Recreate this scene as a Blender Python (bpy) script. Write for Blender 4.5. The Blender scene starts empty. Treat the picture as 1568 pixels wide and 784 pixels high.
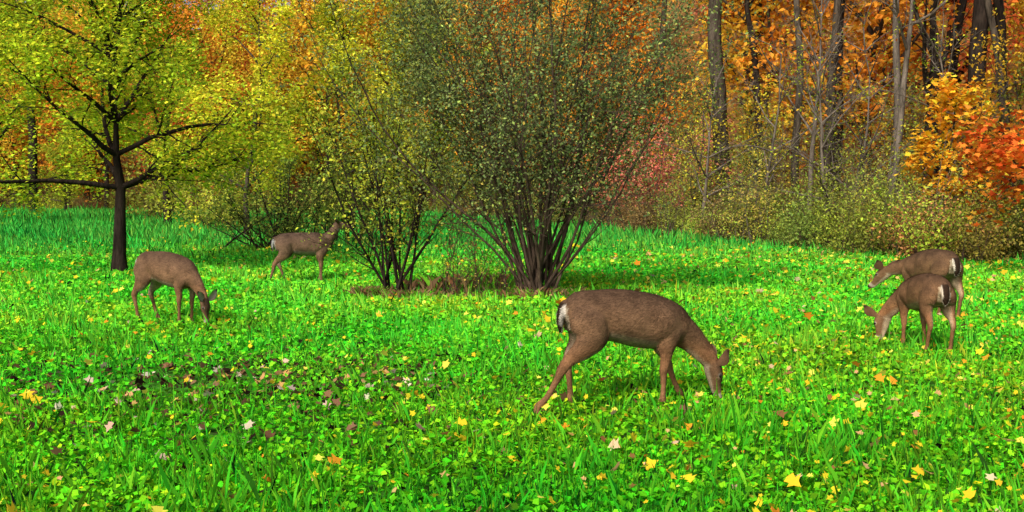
import bpy, math, numpy as np
from mathutils import Vector
def nrm(v): 
    v=np.asarray(v,float); return v/(np.linalg.norm(v,axis=-1,keepdims=True)+1e-9)
# ------------------------------------------------------------ terrain
LX=np.array([-400,-60,-30,-8,-3,1.7,6.5,10,15,25,60,400.]); LY=np.array([75,72,70,66,58,43,29,22.5,19,16,14,14.])
def line_y(x): return np.interp(x,LX,LY)
def height(x,y):
    x=np.asarray(x,float);y=np.asarray(y,float)
    s=np.maximum(y-line_y(x)-2,0)
    h=0.025*np.sin(x*0.9+1)*np.cos(y*0.7)+0.02*np.sin(x*2.1+y*1.3)
    hill=np.where(s<12,0.006*s*s*1.2,1.04+0.33*(s-12)); hill=40*np.tanh(hill/40)
    return h+hill
def pnoise(x,y,f=1.0,sd=0):
    x=x*f;y=y*f
    return (np.sin(x*1.3+y*0.7+sd)+np.sin(x*-0.8+y*1.9+2.1*sd+1)+np.sin(x*2.7+y*2.3+sd*.7)+np.sin(x*3.9-y*3.1+sd*1.3))/4
# ------------------------------------------------------------ materials
def new_mat(name):
    m=bpy.data.materials.new(name); m.use_nodes=True; nt=m.node_tree; nt.nodes.clear()
    return m,nt,nt.nodes.new('ShaderNodeOutputMaterial')
def leaf_mat(name,transl=0.35):
    m,nt,out=new_mat(name); N=nt.nodes; L=nt.links
    a=N.new('ShaderNodeAttribute'); a.attribute_name='Col'
    oi=N.new('ShaderNodeObjectInfo')
    mx=N.new('ShaderNodeMix'); mx.data_type='RGBA'; mx.blend_type='MULTIPLY'; mx.inputs[0].default_value=1
    L.new(a.outputs['Color'],mx.inputs[6]); L.new(oi.outputs['Color'],mx.inputs[7])
    p=N.new('ShaderNodeBsdfDiffuse')
    t=N.new('ShaderNodeBsdfTranslucent'); s=N.new('ShaderNodeMixShader'); s.inputs[0].default_value=transl
    L.new(mx.outputs[2],p.inputs['Color']); L.new(mx.outputs[2],t.inputs['Color'])
    L.new(p.outputs[0],s.inputs[1]); L.new(t.outputs[0],s.inputs[2]); L.new(s.outputs[0],out.inputs[0])
    return m
def bark_mat(name,c1,c2,scale=9):
    m,nt,out=new_mat(name); N=nt.nodes; L=nt.links
    tc=N.new('ShaderNodeTexCoord'); mp=N.new('ShaderNodeMapping'); mp.inputs['Scale'].default_value=(1,1,0.22)
    n=N.new('ShaderNodeTexNoise'); n.inputs['Scale'].default_value=scale; n.inputs['Detail'].default_value=6; n.inputs['Roughness'].default_value=.7
    r=N.new('ShaderNodeValToRGB'); r.color_ramp.elements[0].position=.35; r.color_ramp.elements[1].position=.68
    r.color_ramp.elements[0].color=(*c1,1); r.color_ramp.elements[1].color=(*c2,1)
    p=N.new('ShaderNodeBsdfDiffuse')
    b=N.new('ShaderNodeBump'); b.inputs['Strength'].default_value=.9; b.inputs['Distance'].default_value=.04
    L.new(tc.outputs['Object'],mp.inputs[0]); L.new(mp.outputs[0],n.inputs[0]); L.new(n.outputs[0],r.inputs[0])
    L.new(r.outputs[0],p.inputs['Color']); L.new(n.outputs[0],b.inputs['Height']); L.new(b.outputs[0],p.inputs['Normal']); L.new(p.outputs[0],out.inputs[0])
    return m
M_LEAF=leaf_mat('leaf',.4); M_GRASS=leaf_mat('grass_blade',.28)
M_BARK=bark_mat('bark_grey',(.018,.014,.011),(.115,.092,.07))
M_BARKD=bark_mat('bark_dark',(.009,.007,.006),(.045,.033,.026))
M_BARKP=bark_mat('bark_pale',(.06,.05,.041),(.23,.19,.155))
M_BARKB=bark_mat('bark_brown',(.035,.024,.018),(.13,.09,.066),14)
def ground_mat():
    m,nt,out=new_mat('ground_soil_turf'); N=nt.nodes; L=nt.links
    tc=N.new('ShaderNodeTexCoord'); a=N.new('ShaderNodeAttribute'); a.attribute_name='Forest'
    n=N.new('ShaderNodeTexNoise'); n.inputs['Scale'].default_value=7; n.inputs['Detail'].default_value=8; n.inputs['Roughness'].default_value=.75
    r=N.new('ShaderNodeValToRGB'); e=r.color_ramp.elements; e[0].position=.36; e[0].color=(.03,.022,.012,1); e[1].position=.62; e[1].color=(.06,.26,.02,1)
    k=e.new(.47); k.color=(.03,.10,.012,1)
    n2=N.new('ShaderNodeTexNoise'); n2.inputs['Scale'].default_value=3; n2.inputs['Detail'].default_value=10; n2.inputs['Roughness'].default_value=.85
    r2=N.new('ShaderNodeValToRGB'); e=r2.color_ramp.elements; e[0].position=.35; e[0].color=(.05,.03,.012,1); e[1].position=.7; e[1].color=(.55,.27,.07,1)
    k=e.new(.5); k.color=(.2,.11,.035,1)
    mx=N.new('ShaderNodeMix'); mx.data_type='RGBA'
    p=N.new('ShaderNodeBsdfDiffuse')
    for q in(n,n2): L.new(tc.outputs['Object'],q.inputs[0])
    L.new(n.outputs[0],r.inputs[0]); L.new(n2.outputs[0],r2.inputs[0]); L.new(a.outputs['Fac'],mx.inputs[0])
    L.new(r.outputs[0],mx.inputs[6]); L.new(r2.outputs[0],mx.inputs[7]); L.new(mx.outputs[2],p.inputs['Color'])
    L.new(p.outputs[0],out.inputs[0]); return m
# ------------------------------------------------------------ mesh accumulator
class Acc:
    def __init__(s): s.V=[];s.L=[];s.T=[];s.C=[];s.M=[];s.S=[];s.n=0
    def add(s,V,F,C,mat=0,smooth=False):
        V=np.asarray(V,np.float32).reshape(-1,3); F=np.asarray(F,np.int64)
        C=np.asarray(C,np.float32); 
        if C.ndim==1: C=np.tile(C,(len(V),1))
        s.V.append(V); s.L.append((F+s.n).ravel()); s.T.append(np.full(len(F),F.shape[1])); s.C.append(C[:,:3])
        s.M.append(np.full(len(F),mat)); s.S.append(np.full(len(F),smooth)); s.n+=len(V)
    def mesh(s,name,mats):
        V=np.concatenate(s.V);L=np.concatenate(s.L);T=np.concatenate(s.T);C=np.concatenate(s.C);M=np.concatenate(s.M);S=np.concatenate(s.S)
        me=bpy.data.meshes.new(name); me.vertices.add(len(V)); me.vertices.foreach_set('co',V.ravel())
        me.loops.add(len(L)); me.loops.foreach_set('vertex_index',L.astype(np.int32))
        me.polygons.add(len(T)); st=np.concatenate([[0],np.cumsum(T)[:-1]])
        me.polygons.foreach_set('loop_start',st.astype(np.int32)); me.polygons.foreach_set('loop_total',T.astype(np.int32))
        me.polygons.foreach_set('material_index',M.astype(np.int32)); me.polygons.foreach_set('use_smooth',S.astype(bool))
        at=me.color_attributes.new('Col','FLOAT_COLOR','POINT'); at.data.foreach_set('color',np.concatenate([C,np.ones((len(C),1),np.float32)],1).ravel())
        for m in mats: me.materials.append(m)
        me.update(calc_edges=True); return me
def obj(name,me,parent=None,loc=None,rz=0,sc=1,color=None):
    o=bpy.data.objects.new(name,me); bpy.context.scene.collection.objects.link(o)
    if parent: o.parent=parent
    if loc is not None: o.location=loc
    o.rotation_euler=(0,0,rz); o.scale=(sc,)*3 if np.isscalar(sc) else sc
    if color is not None: o.color=(*color,1)
    return o
def empty(name,loc=(0,0,0)):
    o=bpy.data.objects.new(name,None); bpy.context.scene.collection.objects.link(o); o.location=loc; return o
def tubes(acc,segs,n=6,mat=0,col=(1,1,1)):
    if not len(segs): return
    A=np.array([np.concatenate([a,b,[c,d]]) for a,b,c,d in segs]); P0=A[:,:3];P1=A[:,3:6];r0=A[:,6];r1=A[:,7]
    t=nrm(P1-P0); ref=np.tile([0.31,0.95,0.05],(len(A),1)); a=nrm(np.cross(t,ref)); b=np.cross(t,a)
    th=np.linspace(0,2*np.pi,n,endpoint=False); cs=np.cos(th)[None,:,None]; sn=np.sin(th)[None,:,None]
    ring=a[:,None]*cs+b[:,None]*sn
    P1=P1+t*r1[:,None]*.25
    V=np.stack([P0[:,None]+ring*r0[:,None,None],P1[:,None]+ring*r1[:,None,None]],1)
    i=np.arange(n); j=(i+1)%n; f=np.stack([i,j,j+n,i+n],1)
    F=(f[None]+np.arange(len(A))[:,None,None]*2*n).reshape(-1,4)
    acc.add(V,F,col,mat,True)
def rand_rot(N,rng,tilt=1.0):
    n=nrm(np.stack([rng.normal(0,tilt,N),rng.normal(0,tilt,N),np.ones(N)],1))
    d=nrm(rng.normal(size=(N,3))); d=nrm(d-n*np.sum(d*n,1,keepdims=True)); s=np.cross(n,d); return d,s,n
LEAF=np.array([[0,0,0],[.42,.30,.06],[1,0,-.05],[.42,-.30,.06]])
MAPLE=np.array([[0,0,0],[.1,.42,.05],[.38,.28,.02],[.5,.62,.1],[.68,.22,0],[1.05,0,-.06],[.68,-.22,0],[.5,-.62,.1],[.38,-.28,.02],[.1,-.42,.05]])
def leaves(acc,C,size,col,rng,tilt=1.0,shape=LEAF,mat=1):
    N=len(C); d,s,n=rand_rot(N,rng,tilt); k=len(shape)
    sz=np.broadcast_to(size,(N,))[:,None,None]
    V=C[:,None]+sz*((shape[:,0]-.4)[None,:,None]*d[:,None]+shape[:,1][None,:,None]*s[:,None]+shape[:,2][None,:,None]*n[:,None])
    acc.add(V,np.arange(N*k).reshape(N,k),np.repeat(col,k,0),mat,False)
def palette(rng,N,cols,w=None,var=.25):
    cols=np.array(cols); i=rng.choice(len(cols),N,p=None if w is None else np.array(w)/np.sum(w))
    return np.clip(cols[i]*(1+rng.normal(0,var,(N,1)))*(1+rng.normal(0,.06,(N,3))),.004,.95)
# ------------------------------------------------------------ branching
def grow(segs,twigs,p,d,L,r,depth,rng,P):
    st=P['seg'][depth]; n=max(2,int(round(L/st))); st=L/n; d=nrm(d); p=np.array(p,float); rr=r
    last=depth==P['max']
    for i in range(n):
        f=(i+1)/n
        d=nrm(d+rng.normal(0,P['wig'][depth],3)+np.array([0,0,P['up'][depth]]))
        q=p+d*st; r2=max(r*(1-f*P['taper']),.0025)
        segs.append((p,q,rr,r2,depth))
        if last or (depth==P['max']-1 and f>.5): twigs.append((p,q))
        if not last and f>P['start'][depth]:
            k=rng.poisson(P['nb'][depth]/n/(1-P['start'][depth]+1e-6))
            for _ in range(k):
                ax=nrm(rng.normal(size=3)); side=nrm(np.cross(d,ax)); a=math.radians(rng.uniform(*P['ang'][depth]))
                grow(segs,twigs,p+(q-p)*rng.random(),d*math.cos(a)+side*math.sin(a),L*P['lr'][depth]*rng.uniform(.6,1.15)*(1-.45*f*P.get('cone',1)),max(r2*P['rr'],.0025),depth+1,rng,P)
        p=q; rr=r2
def tube_set(acc,segs,mat=0,big=8):
    b=[s[:4] for s in segs if s[2]>.03]; m=[s[:4] for s in segs if .008<s[2]<=.03]; t=[s[:4] for s in segs if s[2]<=.008]
    tubes(acc,b,big,mat); tubes(acc,m,5,mat); tubes(acc,t,3,mat)
def twig_leaves(twigs,N,rng,spread):
    A=np.array([np.concatenate(t) for t in twigs]); i=rng.integers(0,len(A),N); f=rng.random((N,1))
    return A[i,:3]*(1-f)+A[i,3:]*f+rng.normal(0,spread,(N,3)), i
# ------------------------------------------------------------ ground
def build_ground():
    g=lambda a,b,n,p: np.sign(np.linspace(a,b,n))*np.abs(np.linspace(a,b,n))**p
    xs=g(-1,1,241,2.2)*500; ys=np.concatenate([np.linspace(-60,3,12),np.linspace(4,90,220),np.linspace(92,150,30),np.linspace(160,700,20)])
    X,Y=np.meshgrid(xs,ys); Z=height(X,Y); V=np.stack([X,Y,Z],-1).reshape(-1,3)
    nx=len(xs); ny=len(ys); i,j=np.meshgrid(np.arange(nx-1),np.arange(ny-1)); a=(j*nx+i).ravel()
    F=np.stack([a,a+1,a+nx+1,a+nx],1); acc=Acc(); acc.add(V,F,(1,1,1),0,True); me=acc.mesh('ground',[ground_mat()])
    s=np.clip((V[:,1]-line_y(V[:,0])+1+pnoise(V[:,0],V[:,1],1.2))/2.0,0,1)
    at=me.attributes.new('Forest','FLOAT','POINT'); at.data.foreach_set('value',s.astype(np.float32)); obj('ground',me)
build_ground()
# ------------------------------------------------------------ meadow
def field_pts(N,y0,y1,pw,rng,wide=.62):
    u=rng.random(N); e=2-pw; y=(y0**e+u*(y1**e-y0**e))**(1/e); x=rng.uniform(-1,1,N)*(wide*y+1.5)
    k=y<line_y(x)+1.0+.8*pnoise(x,y,1.5,3); return x[k],y[k]
def soil(x,y):
    m=np.exp(-(((x+2.6)/1.5)**2+((y-9.2)/1.0)**2))*1.0+np.exp(-(((x+.9)/.3)**2+((y-8.9)/.3)**2))*.9+np.exp(-(((x+2.0)/1.0)**2+((y-7.1)/.3)**2))*.7
    m=m*(.8+.7*pnoise(x,y,5,2))
    return np.clip(m+.7*np.clip(pnoise(x,y,3.1,5)-.33,0,1),0,1)
def grass_col(x,y,N,rng):
    near=np.array([.115,.45,.010]); mid=np.array([.17,.63,.025]); far=np.array([.085,.44,.030])
    t=np.clip((y-7)/8,0,1)[:,None]; c=near*(1-t)+mid*t; t=np.clip((y-17)/14,0,1)[:,None]; c=c*(1-t)+far*t
    v=pnoise(x,y,.8,1)[:,None]+.6*pnoise(x,y,4.5,7)[:,None]; c=c*(1+.22*v); c[:,0]*=(1+.6*np.clip(pnoise(x,y,.45,9),-1,1))
    c*=(1+rng.normal(0,.38,(N,1))); c[:,0]*=np.exp(rng.normal(0,.4,N)); return np.clip(c,.006,.85)
def build_meadow():
    rng=np.random.default_rng(3); acc=Acc()
    x,y=field_pts(480000,4.2,76,1.55,rng); k=rng.random(len(x))>soil(x,y); x=x[k];y=y[k]; N=len(x)
    z=height(x,y)+rng.uniform(.01,.075,N)+.05*np.clip(pnoise(x,y,4,2),0,1)
    sz=rng.uniform(.025,.06,N)*(1+np.clip((y-8)/14,0,3))
    leaves(acc,np.stack([x,y,z],1),sz,grass_col(x,y,N,rng),rng,.7,LEAF*np.array([1,1.25,1]),0)
    x,y=field_pts(300000,4.2,76,1.5,rng)
    cl=np.clip(pnoise(x,y,2.6,8)*.7+pnoise(x,y,6.5,4)*.7+.5,0.06,1); k=(rng.random(len(x))<cl)&(rng.random(len(x))>soil(x,y)); x=x[k];y=y[k];N=len(x)
    tall=np.clip((y-24)/10,0,1); h=rng.uniform(.06,.17,N)*(1+.5*np.clip(pnoise(x,y,1.1,6),0,1))*(1+1.4*tall)
    big=rng.random(N)<.07; h[big]*=1.6
    w=rng.uniform(.003,.006,N)*(1+np.clip((y-7)/6,0,6)); a=rng.uniform(0,2*np.pi,N); D=np.stack([np.cos(a),np.sin(a),0*a],1); S=np.stack([-np.sin(a),np.cos(a),0*a],1)
    ln=rng.uniform(.05,.55,N)[:,None]*h[:,None]; B=np.stack([x,y,height(x,y)-.01],1); up=np.array([0,0,1.])*h[:,None]; W=S*w[:,None]
    V=np.stack([B-W,B+W,B+up*.55+D*ln*.35+W*.85,B+up*.98+D*ln,B+up*.55+D*ln*.35-W*.85],1)
    c=grass_col(x,y,N,rng)*np.array([.8,.88,1.7]); cc=np.repeat(c,5,0)
    acc.add(V,np.arange(N*5).reshape(N,5),cc,0,False)
    obj('meadow_grass',acc.mesh('meadow_grass',[M_GRASS]))
    acc=Acc(); x,y=field_pts(12500,4.3,34,1.15,rng); dens=.30+.65*np.clip((x/y+.12)*2.4,0,1)+.4*pnoise(x,y,1.2,2); k=rng.random(len(x))<dens; x=x[k];y=y[k];N=len(x)
    c=palette(rng,N,[[.88,.62,.03],[.9,.76,.10],[.88,.34,.03],[.72,.42,.18],[.62,.45,.28],[.3,.14,.05]],[7,5,1.8,1.6,.5,1.2],.12)
    s_=rng.uniform(.018,.06,N); bigl=rng.random(N)<.12; s_[bigl]=rng.uniform(.065,.10,bigl.sum())
    leaves(acc,np.stack([x,y,height(x,y)+rng.uniform(.06,.13,N)],1),s_*(1+np.clip((y-9)/25,0,.6)),c,rng,.7,MAPLE,0)
    n=1500; x=rng.normal(-2.5,1.5,n);y=rng.normal(8.7,1.2,n)
    c=palette(rng,n,[[.13,.07,.035],[.25,.13,.07],[.65,.52,.40],[.03,.018,.012],[.5,.3,.1]],[4,2,1.1,4,1],.2)
    leaves(acc,np.stack([x,y,height(x,y)+rng.uniform(.03,.09,n)],1),rng.uniform(.02,.09,n),c,rng,.6,MAPLE,0)
    obj('fallen_leaves',acc.mesh('fallen_leaves',[M_LEAF]))
build_meadow()
def tuft(acc,cx,cy,rad,N,h,cols,rng,bend=.6):
    x=cx+rng.normal(0,rad,N);y=cy+rng.normal(0,rad*.6,N);a=rng.uniform(0,2*np.pi,N); hh=rng.uniform(.4,1,N)*h
    D=np.stack([np.cos(a),np.sin(a),0*a],1);S=np.stack([-np.sin(a),np.cos(a),0*a],1);w=rng.uniform(.003,.007,N)[:,None]
    B=np.stack([x,y,height(x,y)-.01],1);up=np.array([0,0,1.])*hh[:,None];ln=hh[:,None]*rng.uniform(.1,bend*1.6,N)[:,None]
    V=np.stack([B-S*w,B+S*w,B+up*.6+D*ln*.4+S*w,B+up*.85+D*ln,B+up*.6+D*ln*.4-S*w],1)
    acc.add(V,np.arange(N*5).reshape(N,5),np.repeat(palette(rng,N,cols),5,0),0)
rng=np.random.default_rng(5); acc=Acc(); DRY=[[.26,.16,.07],[.20,.10,.05],[.34,.23,.11],[.10,.22,.02],[.12,.34,.02]]
for cx,cy,rad,n,h in [(-2.05,16.2,.14,700,.26),(-1.65,16.0,.25,380,.22),(-.9,16.0,.4,150,.2),(.2,15.8,.25,400,.2),(.45,15.9,.22,380,.26),(-.6,16.4,.3,120,.45),(-1.2,16.6,.3,100,.4)]:
    tuft(acc,cx,cy,rad,n,h,DRY,rng)
obj('dry_grass_tufts',acc.mesh('dry_grass_tufts',[M_GRASS]))
# ------------------------------------------------------------ shrubs
def shrub(name,loc,seed,nst,Lr,lean,nleaf,lsize,cols,w,bark,r0=.03,spread=.06,basr=.18,sub=None,zmin=.1,pw=1.0):
    rng=np.random.default_rng(seed); segs=[];tw=[]
    P=dict(seg=[.35,.25,.16],max=2,wig=[.06,.11,.16],up=[.015,.03,.02],taper=.85,start=[.22,.15],nb=[11,6],ang=[(18,45),(20,60)],lr=[.36,.42],rr=.5)
    if sub: P.update(sub)
    for i in range(nst):
        az=rng.uniform(0,2*np.pi) if i%2 else rng.choice([0,np.pi])+rng.normal(0,.5); le=math.radians(lean[0]+(lean[1]-lean[0])*rng.random()**pw); bx=rng.normal(0,basr);by=rng.normal(0,basr*.7)
        d=np.array([math.cos(az)*math.sin(le),math.sin(az)*math.sin(le)*.8,math.cos(le)])
        grow(segs,tw,(bx,by,-.05),d,rng.uniform(*Lr),r0*rng.uniform(.5,1.2),0,rng,P)
    acc=Acc(); tube_set(acc,segs,0); C,_=twig_leaves(tw,nleaf,rng,spread); k=C[:,2]>zmin+rng.exponential(.5,len(C))*(zmin>.2); C=C[k]
    col=palette(rng,len(C),cols,w,.28)*(1+.25*pnoise(C[:,0]+C[:,1],C[:,2],2.2,seed))[:,None]
    leaves(acc,C,rng.uniform(.6,1.3,len(C))*lsize,np.clip(col,.005,.9),rng,1.2)
    return obj(name,acc.mesh(name,[bark,M_LEAF]),None,(loc[0],loc[1],float(height(*loc))))
OLV=[[.15,.21,.075],[.23,.30,.10],[.38,.46,.11],[.10,.14,.055],[.5,.42,.09]]
shrub('tall_shrub',(.35,15.9),11,40,(3.6,6.0),(1,40),48000,.05,OLV,[4,4,1.6,2,.4],M_BARKB,.027,basr=.13,sub=dict(start=[.26,.1],nb=[14,7],wig=[.085,.13,.17],up=[.012,.02,.01],ang=[(22,58),(20,65)]),zmin=.9,spread=.11,pw=1.35)
shrub('tall_shrub',(-1.7,16.3),12,15,(2.4,4.4),(4,34),7000,.055,[[.36,.46,.05],[.52,.56,.05],[.20,.28,.05],[.62,.56,.06]],[4,3,2,1.5],M_BARKD,.024,basr=.14,zmin=.5)
shrub('sapling_shrub',(-.55,15.8),13,9,(.8,1.6),(2,22),500,.045,[[.35,.35,.05],[.25,.15,.05],[.5,.38,.1]],None,M_BARKB,.01,basr=.25)
shrub('dark_bush',(-5.9,27.5),14,26,(1.3,2.6),(10,65),6500,.07,[[.08,.13,.03],[.15,.24,.04],[.32,.38,.06]],None,M_BARKD,.03,basr=.5)
shrub('dark_bush',(-4.2,30),15,22,(1.6,3.2),(10,60),6500,.08,[[.10,.16,.03],[.24,.32,.05],[.38,.42,.07]],None,M_BARKD,.03,basr=.5)
shrub('red_shrub',(4.9,38.0),16,22,(2.6,4.8),(10,60),9000,.11,[[.80,.22,.16],[.85,.32,.22],[.6,.14,.10],[.85,.45,.2]],[4,3,2,1],M_BARKB,.03,basr=.6,zmin=.8,spread=.16)
# ------------------------------------------------------------ named trees
def tree(name,loc,seed,H,trunkL,r,limbs,limbL,angs,P,nleaf,lsize,cols,w,bark,spread=.12,lean=(0,0),tilt=.6,shape=LEAF,place=True,var=.25,wob=.035,lead=.86):
    rng=np.random.default_rng(seed); segs=[];tw=[]; p=np.array([0,0,-.1]); n=max(4,int(trunkL/.4)); d=nrm([lean[0],lean[1],1.]); rr=r*1.3
    pts=[]
    for i in range(n):
        d=nrm(d+rng.normal(0,wob,3)); q=p+d*(trunkL+.1)/n; r2=r*(1-.35*(i+1)/n); segs.append((p,q,rr,r2,0)); pts.append(q); p=q; rr=r2
    nl=max(3,int((H-trunkL)/.6))
    for i in range(nl):
        d=nrm(d+rng.normal(0,.09,3)+np.array([0,0,.1])); q=p+d*(H-trunkL)/nl; r2=max(rr*lead*(1-.3*i/nl),.02); segs.append((p,q,rr,r2,0)); pts.append(q); p=q; rr=r2
    cand=pts[n-1:]; az=rng.uniform(0,6.28)
    for i in range(limbs):
        f=(i/limbs); b=cand[min(int(f*len(cand)),len(cand)-1)]; az+=2.4+rng.normal(0,.3); a=math.radians(rng.uniform(*angs)*(1-.35*f))
        dd=np.array([math.cos(az)*math.sin(a),math.sin(az)*math.sin(a),math.cos(a)])
        grow(segs,tw,b,dd,limbL*rng.uniform(.75,1.15)*(1-.45*f),r*.42*(1-.5*f),0,rng,P)
    acc=Acc(); tube_set(acc,segs,0)
    if nleaf:
        C,_=twig_leaves(tw,nleaf,rng,spread); C[:,2]-=np.abs(rng.normal(0,spread*.5,len(C)))
        col=palette(rng,len(C),cols,w,var)*(1+.25*pnoise(C[:,0]+C[:,1]*.6,C[:,2],1.4,seed))[:,None]
        leaves(acc,C,rng.uniform(.6,1.3,len(C))*lsize,np.clip(col,.005,1),rng,tilt,shape)
    me=acc.mesh(name,[bark,M_LEAF])
    if place: return obj(name,me,None,(loc[0],loc[1],float(height(*loc))))
    return me
PL=dict(seg=[.35,.25,.18],max=2,wig=[.1,.13,.18],up=[.0,.0,-.02],taper=.85,start=[.2,.1],nb=[9,7],ang=[(25,60),(25,65)],lr=[.5,.45],rr=.5)
YG=[[.56,.62,.03],[.42,.56,.03],[.74,.68,.04],[.25,.40,.03]]
tree('walnut_tree',(-7.5,20.9),21,5.4,1.65,.14,24,3.7,(45,86),dict(PL,up=[.0,-.02,-.03],nb=[10,7],cone=.55),30000,.09,YG,[4,4,2,1.5],M_BARKD,.12,tilt=.6,wob=.02,lead=.72)
tree('young_tree',(-13.3,42.5),22,6.5,2.0,.16,14,3.8,(50,85),PL,9000,.16,YG,[3,4,1,2],M_BARKD,.17)
tree('young_tree',(-21.5,45),28,7.5,1.6,.16,14,4.2,(50,85),PL,9000,.17,YG,[3,4,1,2],M_BARKD,.17)
PB=dict(seg=[.5,.35,.25],max=2,wig=[.09,.13,.17],up=[.05,.03,.0],taper=.85,start=[.15,.1],nb=[8,6],ang=[(25,55),(25,60)],lr=[.5,.45],rr=.5)
RO=[[.85,.18,.03],[.92,.30,.04],[.65,.10,.02],[.92,.45,.06]]
tree('red_maple_tree',(11.75,20.6),23,7.8,1.5,.15,22,3.0,(50,86),dict(PL,up=[.02,-.02,-.04],cone=.5),19000,.12,RO,[4,4,2,1],M_BARKD,.14,shape=MAPLE)
tree('golden_maple_sapling',(9.75,25.0),24,3.5,1.5,.06,9,1.2,(50,85),dict(PL,nb=[6,5]),1700,.12,[[.95,.48,.03],[.95,.62,.05],[.88,.36,.03]],None,M_BARKD,.13,shape=MAPLE)
tree('yellow_birch_tree',(-8.2,34),25,8.5,1.5,.11,20,2.6,(35,75),PL,11000,.13,[[.8,.74,.04],[.9,.76,.06],[.55,.62,.04]],None,M_BARK,.17)
tree('yellow_birch_tree',(-5.2,36),29,7.0,1.5,.10,18,2.6,(35,75),PL,9000,.13,[[.8,.74,.05],[.7,.70,.06],[.46,.55,.05]],None,M_BARK,.2)
OR=[[.92,.38,.04],[.9,.28,.04],[.9,.56,.05]]
for i,(x,y,H,tl,r,lean,bk,nl) in enumerate([(7.0,36,17,11,.28,(-.02,0),M_BARK,1500),(8.7,33.5,15,8,.13,(-.03,0),M_BARK,900),(9.3,33,15,7,.16,(.02,0),M_BARK,900),(10.1,34.5,16,7,.18,(.03,0),M_BARKD,1200),
    (10.5,31,14,7,.13,(.06,0),M_BARKP,700),(10.9,29.0,13,3.6,.22,(.03,0),M_BARKD,900),(11.3,27.2,16,9,.25,(.0,0),M_BARKD,900),(12.3,26.8,14,8,.11,(.02,0),M_BARK,500),(8.3,30.5,7,3,.09,(-.05,0),M_BARKP,200),(6.2,45,14,8,.17,(0,0),M_BARK,900),(13.5,30,16,8,.17,(0,0),M_BARKD,900),(4.6,50,14,7,.16,(.05,0),M_BARK,900),(9.6,28,12,5,.10,(.08,0),M_BARKP,400),(-27,62,13,6,.3,(0,0),M_BARKD,900),(8.0,36,14,7,.13,(.04,0),M_BARKD,700),(11.9,31,14,7,.15,(-.05,0),M_BARKD,700)]):
    tree('woodland_tree',(x,y),40+i,H,tl,r,11,3.4,(30,75),PB,nl,.14,OR,None,bk,.2,lean=lean)
for i,(x,y,H) in enumerate([(9.3,30,5.8),(7.4,32,5.4),(5.9,34,5.0),(8.2,28.5,4.6),(10.8,25.8,4.8)]):
    tree('bare_tree',(x,y),61+i,H,1.3,.08,12,2.8,(35,85),dict(PB,up=[-.02,.0,.0],nb=[9,7]),450,.08,YG,None,M_BARKP,.1)
# ------------------------------------------------------------ forest mass
PF=dict(seg=[.9,.6],max=1,wig=[.1,.14],up=[.03,.0],taper=.85,start=[.15],nb=[8],ang=[(25,60)],lr=[.5],rr=.5)
protos=[]
TONES=[[1,1,1],[.97,.74,.7],[.78,.88,.9],[.45,.4,.4],[1.18,1.3,1.2]]
for k in range(6):
    protos.append(tree('forest_tree_mesh',(0,0),70+k,[12,14,10,13,11,15][k],[2.5,4,1.8,3,1.5,4.5][k],.22,20,[4.0,4.2,3.9,4.4,3.7,4.4][k],(40,85),PF,6500,.23,TONES,None,M_BARKD if k%2 else M_BARK,.36,place=False,tilt=1.1,var=.22))
PS=dict(seg=[.3,.22],max=1,wig=[.12,.16],up=[.04,.0],taper=.85,start=[.15],nb=[8],ang=[(25,60)],lr=[.5],rr=.5)
saps=[tree('sapling_mesh',(0,0),90+k,[4.2,3.4,5.0][k],[.9,.5,1.4][k],.045,[16,20,14][k],[1.5,1.3,1.8][k],(35,80),PS,[1200,1100,1000][k],.10,TONES,None,M_BARK,.2,place=False,tilt=1.1,var=.25,wob=.08) for k in range(3)]
forest=empty('autumn_forest'); rng=np.random.default_rng(99)
RED=(.92,.24,.07);ORA=(.98,.44,.05);GOLD=(.98,.64,.06);YEL=(.95,.80,.07);LIME=(.60,.68,.06);OLI=(.42,.48,.09);PINK=(.85,.34,.20)
def pick(x,y):
    u=x/y
    if u<-.33: c=[GOLD,ORA,YEL,GOLD,LIME]
    elif u<-.18: c=[ORA,RED,RED,ORA,GOLD,YEL]
    elif u<-.1: c=[YEL,LIME,GOLD,ORA]
    elif u<.08: c=[OLI,LIME,GOLD,ORA,OLI,YEL]
    elif u<.2: c=[ORA,PINK,ORA,OLI,GOLD]
    else: c=[ORA,ORA,GOLD,ORA,RED]
    return np.array(c[rng.integers(len(c))])*rng.uniform(.85,1.05)
placed=[]; tries=0
while len(placed)<230 and tries<9000:
    tries+=1; y=rng.uniform(24,128); x=rng.uniform(-.68,.68)*y; s=y-line_y(x)
    mins=2.5 if x<1 else (10 if x<5 else 14)
    if s<mins or s>62: continue
    if any((x-a)**2+(y-b)**2<9+.025*s*s for a,b in placed): continue
    placed.append((x,y)); obj('forest_tree',protos[rng.integers(6)],forest,(x,y,float(height(x,y))-.1),rng.uniform(0,6.28),rng.uniform(.8,1.2),pick(x,y))
for i in range(52):   # understory saplings
    x=rng.uniform(1.0,18); s=rng.uniform(2.5,14); y=float(line_y(x))+s
    c=[OLI,LIME,GOLD,OLI,YEL,ORA,LIME][rng.integers(7)]; obj('sapling',saps[rng.integers(3)],forest,(x,y,float(height(x,y))-.05),rng.uniform(0,6.28),rng.uniform(.45,1.0),np.array(c)*rng.uniform(.7,1.0))
for x,y,s_,c in [(-26,64,.5,LIME),(-33,66,.5,YEL),(-19,62,.45,LIME),(-38,68,.6,GOLD),(-13,60,.45,LIME),(-1.5,55,.5,OLI)]:
    obj('forest_tree',protos[4],forest,(x,y,float(height(x,y))-.05),rng.uniform(0,6.28),s_,c)
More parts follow.
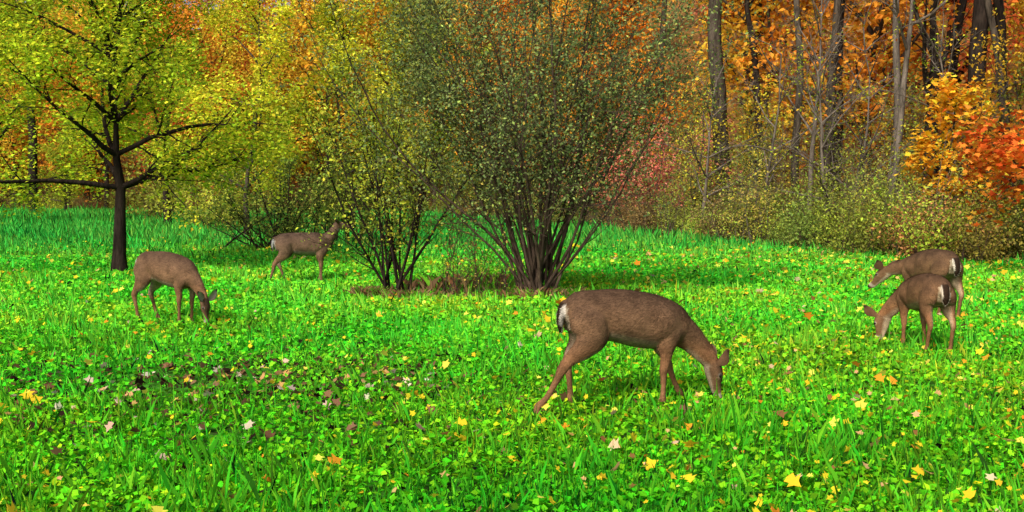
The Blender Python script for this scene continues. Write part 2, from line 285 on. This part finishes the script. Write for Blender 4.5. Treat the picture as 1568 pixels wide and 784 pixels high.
# ------------------------------------------------------------ undergrowth
bp=[]
for k in range(5):
    r2=np.random.default_rng(200+k); segs=[];tw=[]
    P=dict(seg=[.35,.25],max=1,wig=[.1,.15],up=[.02,0],taper=.8,start=[.1],nb=[8],ang=[(20,60)],lr=[.5],rr=.5)
    for i in range([24,20,28,14,10][k]):
        az=r2.uniform(0,6.28);le=math.radians(r2.uniform(3,[60,50,70,30,25][k])); grow(segs,tw,(r2.normal(0,.35),r2.normal(0,.3),-.05),(math.cos(az)*math.sin(le),math.sin(az)*math.sin(le),math.cos(le)),r2.uniform(.7,[2.2,2.6,1.7,3.2,3.6][k]),.014,0,r2,P)
    a=Acc(); tube_set(a,segs,0); C,_=twig_leaves(tw,[3000,2400,3400,1300,800][k],r2,.15); C=C[C[:,2]>.03]
    leaves(a,C,r2.uniform(.04,.11,len(C)),palette(r2,len(C),[[1,1,1],[.7,.8,.9],[1.4,1.25,.9],[.5,.5,.6],[1.7,1.1,.8]],[4,4,2.5,2.5,1],.25),r2,1.1)
    bp.append(a.mesh('bush_mesh',[M_BARKB if k<3 else M_BARKP,M_LEAF]))
ug=empty('undergrowth_bushes')
for i in range(215):
    x=rng.uniform(-45,20); 
    if i%3: x=rng.uniform(0,17)
    s=abs(rng.normal(0,4.5))+.6+1.2*pnoise(x,x,1.1,2); y=float(line_y(x))+s
    if x<1: y+=1
    c=[(.50,.56,.09),(.32,.42,.08),(.68,.56,.11),(.42,.29,.11),(.54,.66,.09),(.75,.36,.13)][rng.choice(6,p=[.25,.20,.20,.14,.15,.06])]
    sc=rng.uniform(.35,.95)*(1+.05*abs(s)); obj('bush',bp[rng.integers(5)],ug,(x,y,float(height(x,y))-.03),rng.uniform(0,6.28),sc,np.array(c)*rng.uniform(.6,1.1))
for (x,y,sc,c) in [(9.6,24.0,1.0,(.58,.76,.08)),(8.6,26.5,.9,(.52,.64,.08)),(2.9,46,1.8,(.8,.4,.13)),(-10.5,40,1.6,(.6,.64,.08)),(-16,50,2,(.5,.52,.08))]:
    obj('bush',bp[rng.integers(3)],ug,(x,y,float(height(x,y))-.03),rng.uniform(0,6.28),sc,c)
# ------------------------------------------------------------ deer
def cr(P,sub=5):
    P=np.asarray(P,float); Q=np.vstack([2*P[0]-P[1],P,2*P[-1]-P[-2]]); out=[]
    for i in range(1,len(Q)-2):
        for t in np.linspace(0,1,sub,endpoint=False):
            a,b,c,d=Q[i-1:i+3]; out.append(.5*((2*b)+(-a+c)*t+(2*a-5*b+4*c-d)*t*t+(-a+3*b-3*c+d)*t**3))
    out.append(P[-1]); return np.array(out)
def loft(acc,rows,n=20,side=(0,1,0),sub=5,egg=0.0):
    A=cr(rows,sub); C=A[:,:3]; ra=np.maximum(A[:,3],.002); rb=np.maximum(A[:,4],.002)
    T=nrm(np.gradient(C,axis=0)); S=nrm(np.array(side)-T*np.sum(np.array(side)*T,1,keepdims=True)); U=np.cross(T,S)
    th=np.linspace(0,2*np.pi,n,endpoint=False); c=np.cos(th);s=np.sin(th)
    V=C[:,None]+U[:,None]*(ra[:,None]*c)[...,None]+S[:,None]*(rb[:,None]*s*(1+egg*c))[...,None]
    m=len(C); V=np.vstack([V.reshape(-1,3),C[0]-T[0]*ra[0]*.5,C[-1]+T[-1]*ra[-1]*.5])
    i=np.arange(n);j=(i+1)%n
    F=np.concatenate([np.stack([k*n+i,k*n+j,(k+1)*n+j,(k+1)*n+i],1) for k in range(m-1)])
    acc.add(V,F,(1,1,1),0,True)
    base=acc.n-len(V)
    for idx,k0,fl in ((m*n,0,0),(m*n+1,(m-1)*n,1)):
        f=np.stack([np.full(n,idx),k0+(i if fl else j),k0+(j if fl else i)],1)
        acc.L.append((f+base).ravel());acc.T.append(np.full(n,3));acc.M.append(np.zeros(n));acc.S.append(np.ones(n,bool))
def fur_mat():
    m,nt,out=new_mat('deer_fur'); N=nt.nodes;L=nt.links
    a=N.new('ShaderNodeAttribute');a.attribute_name='Col'; tc=N.new('ShaderNodeTexCoord'); mp=N.new('ShaderNodeMapping'); mp.inputs['Scale'].default_value=(.35,1,1)
    n=N.new('ShaderNodeTexNoise');n.inputs['Scale'].default_value=90;n.inputs['Detail'].default_value=5
    n2=N.new('ShaderNodeTexNoise');n2.inputs['Scale'].default_value=9;n2.inputs['Detail'].default_value=5
    mr=N.new('ShaderNodeMapRange');mr.inputs[3].default_value=.55;mr.inputs[4].default_value=1.4
    mr2=N.new('ShaderNodeMapRange');mr2.inputs[1].default_value=.3;mr2.inputs[2].default_value=.7;mr2.inputs[3].default_value=.66;mr2.inputs[4].default_value=1.3
    mu=N.new('ShaderNodeMath');mu.operation='MULTIPLY'; vm=N.new('ShaderNodeVectorMath');vm.operation='SCALE'
    p=N.new('ShaderNodeBsdfPrincipled');p.inputs['Roughness'].default_value=.8;p.inputs['Specular IOR Level'].default_value=.08
    b=N.new('ShaderNodeBump');b.inputs['Strength'].default_value=.5;b.inputs['Distance'].default_value=.006
    L.new(tc.outputs['Object'],mp.inputs[0]);L.new(mp.outputs[0],n.inputs[0]);L.new(tc.outputs['Object'],n2.inputs[0])
    L.new(n.outputs[0],mr.inputs[0]);L.new(n2.outputs[0],mr2.inputs[0]);L.new(mr.outputs[0],mu.inputs[0]);L.new(mr2.outputs[0],mu.inputs[1])
    L.new(a.outputs['Color'],vm.inputs[0]);L.new(mu.outputs[0],vm.inputs['Scale']);L.new(vm.outputs[0],p.inputs['Base Color'])
    L.new(n.outputs[0],b.inputs['Height']);L.new(b.outputs[0],p.inputs['Normal']);L.new(p.outputs[0],out.inputs[0]);return m
M_FUR=fur_mat()
M_EYE,nt,o_=new_mat('deer_eye'); p=nt.nodes.new('ShaderNodeBsdfPrincipled');p.inputs['Base Color'].default_value=(.008,.006,.005,1);p.inputs['Roughness'].default_value=.15;nt.links.new(p.outputs[0],o_.inputs[0])
def deer(name,loc,yaw,scale,body,neck,headdir,legs,turn=0.0,tone=(1,1,1),seed=0,nf=26000):
    rng=np.random.default_rng(seed); acc=Acc(); D=nrm(np.array(headdir,float)); U=np.array([-D[2],0,D[0]]); P=np.array([neck[-1][0],0,neck[-1][1]])
    loft(acc,[(x,0,z,hh,hw) for x,z,hh,hw in body],28,egg=-.08)
    loft(acc,[(x,0,z,a,b) for x,z,a,b in neck],20)
    hd=[(-.05,-.004,.046,.036),(.0,.0,.064,.052),(.055,.004,.070,.060),(.11,.002,.066,.060),(.16,-.008,.052,.046),(.21,-.014,.041,.036),(.26,-.016,.036,.032),(.295,-.016,.033,.031),(.314,-.016,.020,.020)]
    loft(acc,[(*(P+D*t+U*u),a,b) for t,u,a,b in hd],18)
    for lg in legs: loft(acc,lg,14)
    bx=body[0][0]; tb=body[1][1]+body[1][2]*.75
    loft(acc,[(bx+.06,0,tb+.0,.02,.03),(bx-.005,0,tb-.01,.024,.036),(bx-.032,0,tb-.07,.022,.046),(bx-.036,0,tb-.15,.020,.042),(bx-.025,0,tb-.22,.008,.014)],12)
    me=acc.mesh('tmp',[]); o=bpy.data.objects.new('tmp',me); bpy.context.scene.collection.objects.link(o)
    md=o.modifiers.new('r','REMESH'); md.mode='VOXEL'; md.voxel_size=.009; sm=o.modifiers.new('s','SMOOTH'); sm.factor=.5; sm.iterations=5
    dg=bpy.context.evaluated_depsgraph_get(); em=bpy.data.meshes.new_from_object(o.evaluated_get(dg)); bpy.data.objects.remove(o)
    n=len(em.vertices); V=np.zeros(n*3,np.float32); em.vertices.foreach_get('co',V); V=V.reshape(-1,3).astype(float)
    Nn=np.zeros(n*3,np.float32); em.vertex_normals.foreach_get('vector',Nn); Nn=Nn.reshape(-1,3).astype(float)
    nl=len(em.loops); Lp=np.zeros(nl,np.int32); em.loops.foreach_get('vertex_index',Lp); Tt=np.zeros(len(em.polygons),np.int32); em.polygons.foreach_get('loop_total',Tt)
    g=lambda cx,cz,sx,sz: np.exp(-((V[:,0]-cx)/sx)**2-((V[:,2]-cz)/sz)**2)
    rel_=(.020*g(.24,.62,.07,.13)-.018*g(.10,.66,.05,.15)-.028*g(-.20,.60,.05,.10)+.016*g(-.34,.66,.10,.12)-.014*g(.36,.66,.04,.08))*np.abs(Nn[:,1])
    V[:,1]+=np.sign(V[:,1])*rel_
    brown=np.array([.165,.092,.050]); dark=np.array([.078,.046,.029]); warm=np.array([.205,.100,.047]); cream=np.array([.44,.36,.26]); white=np.array([.66,.60,.52]); black=np.array([.014,.011,.010])
    mixc=lambda c,k,f: c*(1-f[:,None])+k*f[:,None]; sm_=lambda a,b,v: (lambda t:t*t*(3-2*t))(np.clip((v-a)/(b-a),0,1))
    c=np.tile(brown,(n,1)); c=mixc(c,dark,sm_(-.1,.85,Nn[:,2])*sm_(.5,.7,V[:,2])*.8)
    bb=(V[:,0]>body[1][0])&(V[:,0]<body[-3][0]+.02)
    c=mixc(c,warm,sm_(.56,.38,V[:,2])*.85)
    c=mixc(c,cream,sm_(-.4,-.85,Nn[:,2])*bb*(V[:,2]>.34)*.7)
    inner=np.clip(-np.sign(V[:,1])*Nn[:,1],0,1)*sm_(.25,.42,V[:,2])*(V[:,2]<.6)*(np.abs(V[:,1])>.01)*(V[:,0]<.35); c=mixc(c,cream,inner*.6)
    rx=body[0][0]; rump=sm_(-.5,-.9,Nn[:,0])*(np.abs(V[:,1])<.065)*(V[:,0]<rx+.10)*(V[:,2]>.45)*(V[:,2]<tb-.03); c=mixc(c,cream,rump*.8)
    tail=(V[:,0]<rx-.005)&(V[:,2]>tb-.25)&(V[:,2]<tb+.0)&(np.abs(V[:,1])<.06); tf=tail.astype(float); c=mixc(c,dark*.4,tf); c=mixc(c,white,tf*sm_(.032,.042,np.abs(V[:,1])))
    c=mixc(c,white,tf*(Nn[:,0]>.2))
    rel=V-P; t=rel@D; u=rel@U; rad=np.linalg.norm(rel-np.outer(t,D),axis=1); hd_=(t>-.03)&(rad<.10)&(V[:,0]>P[0]-.1)
    h=hd_*sm_(-.03,.03,t)
    c=mixc(c,brown*.9,h); c=mixc(c,dark*.8,h*sm_(.01,.05,u)*.7)
    c=mixc(c,cream,h*sm_(-.036,-.055,u)*(t>.02)*.7); c=mixc(c,white,h*sm_(.235,.25,t)*sm_(.285,.272,t)*.4); c=mixc(c,black,h*sm_(.275,.288,t)*sm_(-.045,-.02,u))
    eyer=np.linalg.norm(np.stack([t-.11,u-.024],1),axis=1); c=mixc(c,cream,h*sm_(.026,.018,eyer)*.35)
    nk=sm_(-.2,-.7,Nn@nrm(U))*(V[:,0]>body[-1][0])*(t<.03); c=mixc(c,cream,nk*.5)
    c=mixc(c,black,sm_(.045,.032,V[:,2])*(t<.05))
    c=c*np.array(tone)*(1+.12*pnoise(V[:,0]*6,V[:,2]*6+V[:,1]*3,1.5,seed)[:,None])
    A=Acc(); A.V=[V.astype(np.float32)];A.L=[Lp.astype(np.int64)];A.T=[Tt];A.C=[c.astype(np.float32)];A.M=[np.zeros(len(Tt))];A.S=[np.ones(len(Tt),bool)];A.n=n
    k=rng.integers(0,n,nf); k=k[(V[k,2]>.09)&~((t[k]>.2)&hd_[k])]; Q=V[k];q=Nn[k]
    flow=np.where((V[k,2]<.42)[:,None]&(~hd_[k])[:,None],np.array([-.1,0,-1.]),np.array([-1,0,-.45])); flow=np.where(hd_[k][:,None],-D,flow)
    flow=nrm(flow+rng.normal(0,.18,(len(k),3))); flow=nrm(flow-q*np.sum(flow*q,1,keepdims=True)+q*.16); sd=np.cross(flow,q)
    ln=rng.uniform(.012,.024,len(k))[:,None]*np.where(V[k,2]<.35,.6,1)[:,None]; wv=.0022
    A.add(np.stack([Q-sd*wv,Q+sd*wv,Q+flow*ln],1),np.arange(len(k)*3).reshape(-1,3),np.repeat(c[k]*rng.uniform(.5,1.5,(len(k),1)),3,0),0,False)
    for sg in (-1,1):
        b=P+D*.02+U*.034+np.array([0,sg*.038,0]); ed=nrm(np.array([0,sg*.72,0])-D*.60+U*.42); el=.175
        es=nrm(np.cross(ed,U+D*.2)); st=np.linspace(0,1,11); wd=np.array([.018,.028,.038,.045,.048,.048,.045,.038,.028,.017,.004])
        for lay in (0,1):
            vs=[];cs=[]
            for a_,w_ in zip(st,wd):
                for s_ in np.linspace(-1,1,7):
                    cup=.026*(s_*s_)*np.sin(np.pi*min(a_+.12,1))
                    vs.append(b+ed*el*a_+es*w_*s_+U*cup*.8+D*cup*.6-(U*.005 if lay else 0))
                    base=(cream*.8 if abs(s_)<.7 else dark) if lay==0 else brown*.7
                    cs.append(base if a_<.85 else dark*.5)
            vs=np.array(vs); i,j=np.meshgrid(np.arange(6),np.arange(10)); a0=(j*7+i).ravel(); A.add(vs,np.stack([a0,a0+1,a0+8,a0+7],1),np.array(cs)*np.array(tone),0,True)
        cen=P+D*.11+U*.024+np.array([0,sg*.055,0]); th,ph=np.meshgrid(np.linspace(0,2*np.pi,13)[:-1],np.linspace(0.15,np.pi-.15,7)); sp=np.stack([np.sin(ph)*np.cos(th),np.sin(ph)*np.sin(th),np.cos(ph)],-1).reshape(-1,3)
        vs=cen+sp[:,:1]*D*.016+sp[:,1:2]*np.array([0,1,0])*.010+sp[:,2:]*U*.012; i,j=np.meshgrid(np.arange(12),np.arange(6)); A.add(vs,np.stack([j*12+i,j*12+(i+1)%12,(j+1)*12+(i+1)%12,(j+1)*12+i],-1).reshape(-1,4),(.01,.01,.01),1,True)
    for v in A.V:
        x0=body[-3][0]-.1; dx=np.maximum(v[:,0]-x0,0); v[:,1]+=turn*dx**1.6; v[:,0]-=.35*abs(turn)*dx**2
    me=A.mesh(name,[M_FUR,M_EYE]); bpy.data.meshes.remove(em)
    return obj(name,me,None,(loc[0],loc[1],float(height(*loc))),math.radians(yaw),scale)
def hind(y,x0,hx,hz,fx,zt=.70):
    return [(x0-.01,y*.55,zt+.05,.11,.06),(x0+.0,y*.75,zt-.03,.138,.078),(x0+.025,y*.95,zt-.13,.122,.072),((x0+.03)*.68+hx*.32,y,zt-.22,.084,.056),(hx*.70+x0*.30,y,(hz+.075),.048,.036),(hx-.004,y,hz,.038,.028),(hx+(fx-hx)*.2,y,hz*.8,.026,.022),(hx+(fx-hx)*.6,y,hz*.42,.0215,.019),(fx-(fx-hx)*.12-.005,y,.085,.026,.023),(fx+.005,y,.05,.023,.021),(fx+.02,y,.022,.028,.024),(fx+.028,y,.004,.028,.024)]
def fore(y,x0,kx,fx,zt=.62):
    return [(x0+.03,y*.6,zt+.06,.10,.05),(x0+.015,y*.85,zt-.06,.10,.055),(x0-.01,y,zt-.16,.065,.045),((x0+kx)/2,y,(zt-.16+.30)/2,.042,.033),(kx,y,.30,.034,.028),(kx+(fx-kx)*.2,y,.25,.025,.022),(kx+(fx-kx)*.6,y,.15,.020,.018),(fx-.003,y,.08,.025,.022),(fx+.006,y,.05,.022,.020),(fx+.02,y,.022,.028,.024),(fx+.026,y,.004,.028,.024)]
bodyA=[(-.485,.70,.05,.05),(-.455,.705,.115,.095),(-.37,.71,.158,.135),(-.25,.695,.178,.155),(-.1,.685,.190,.175),(.05,.655,.200,.18),(.18,.63,.195,.165),(.29,.605,.172,.135),(.37,.575,.135,.10),(.42,.55,.09,.07)]
neckA=[(.24,.63,.14,.09),(.33,.60,.135,.088),(.42,.545,.108,.072),(.50,.475,.088,.060),(.565,.40,.075,.053),(.61,.345,.066,.050)]
neckM=[(.24,.63,.14,.09),(.33,.595,.135,.088),(.43,.53,.108,.072),(.515,.455,.088,.060),(.585,.38,.075,.053),(.63,.325,.066,.050)]
deer('deer',(.865,7.98),13,1.02,bodyA,neckM,(.28,0,-.95),[hind(-.13,-.34,-.54,.33,-.73),hind(.12,-.34,-.43,.34,-.40),fore(-.10,.25,.22,.215),fore(.10,.27,.33,.43)],turn=.05,seed=1,nf=60000)
deer('deer',(-4.0,12.8),-28,.98,bodyA,neckA,(.22,0,-.97),[hind(-.12,-.34,-.47,.34,-.40),hind(.12,-.34,-.44,.34,-.33),fore(-.10,.25,.24,.24),fore(.10,.27,.25,.24)],turn=-.25,tone=(.98,1.0,1.02),seed=2)
bodyB=[(-.49,.69,.05,.05),(-.455,.69,.115,.095),(-.37,.69,.155,.135),(-.25,.685,.172,.15),(-.1,.675,.185,.17),(.05,.67,.192,.175),(.18,.67,.19,.16),(.29,.675,.168,.13),(.37,.68,.135,.10),(.42,.69,.09,.07)]
neckB=[(.24,.68,.14,.09),(.34,.72,.125,.08),(.42,.79,.10,.068),(.475,.86,.085,.058),(.51,.92,.074,.052),(.53,.97,.066,.050)]
deer('deer',(-3.55,18.8),14,1.04,bodyB,neckB,(.93,0,-.1),[hind(-.12,-.34,-.50,.34,-.60),hind(.12,-.34,-.42,.34,-.30),fore(-.10,.25,.25,.26),fore(.10,.27,.27,.24)],turn=.15,tone=(.9,1,1.15),seed=3)
deer('deer',(4.15,11.0),93,.92,bodyA,neckA,(.25,0,-.96),[hind(-.12,-.34,-.45,.34,-.38),hind(.12,-.34,-.43,.34,-.34),fore(-.10,.25,.22,.20),fore(.10,.27,.26,.27)],turn=.85,tone=(1.08,1.03,.95),seed=4)
neckC=[(.24,.65,.14,.09),(.33,.64,.13,.088),(.42,.62,.105,.072),(.51,.60,.088,.060),(.58,.58,.075,.053),(.63,.565,.066,.050)]
deer('deer',(5.12,13.4),103,1.0,bodyA,neckC,(.72,0,-.68),[hind(-.12,-.34,-.45,.34,-.38),hind(.12,-.34,-.43,.34,-.34),fore(-.10,.25,.24,.24),fore(.10,.27,.28,.30)],turn=.75,tone=(1.0,1.0,.95),seed=5)
# ------------------------------------------------------------ light, world, camera
sc=bpy.context.scene; w=bpy.data.worlds.new('World'); sc.world=w; w.use_nodes=True; nt=w.node_tree; bg=nt.nodes['Background']
sky=nt.nodes.new('ShaderNodeTexSky'); sky.sky_type='NISHITA'; sky.sun_disc=False; el=math.radians(42); az=math.radians(208)
sky.sun_elevation=el; sky.sun_rotation=az; sky.air_density=.8; sky.dust_density=5.0; sky.ozone_density=.3
nt.links.new(sky.outputs[0],bg.inputs[0]); bg.inputs[1].default_value=.15
sd=bpy.data.lights.new('sun','SUN'); sd.energy=4.4; sd.angle=math.radians(16); sd.color=(1,.94,.84); so=bpy.data.objects.new('sun',sd); sc.collection.objects.link(so)
dirv=Vector((math.sin(az)*math.cos(el),math.cos(az)*math.cos(el),math.sin(el))); so.rotation_euler=dirv.to_track_quat('Z','Y').to_euler(); so.location=dirv*60
cd=bpy.data.cameras.new('camera'); cd.lens=38.6; cd.sensor_width=36; cd.clip_end=2000; cd.clip_start=.1
co=bpy.data.objects.new('camera',cd); sc.collection.objects.link(co); co.location=(0,0,1.65); co.rotation_euler=(math.radians(90-3.64),0,0); sc.camera=co
sc.view_settings.view_transform='Standard'; sc.view_settings.look='None'; sc.view_settings.exposure=0
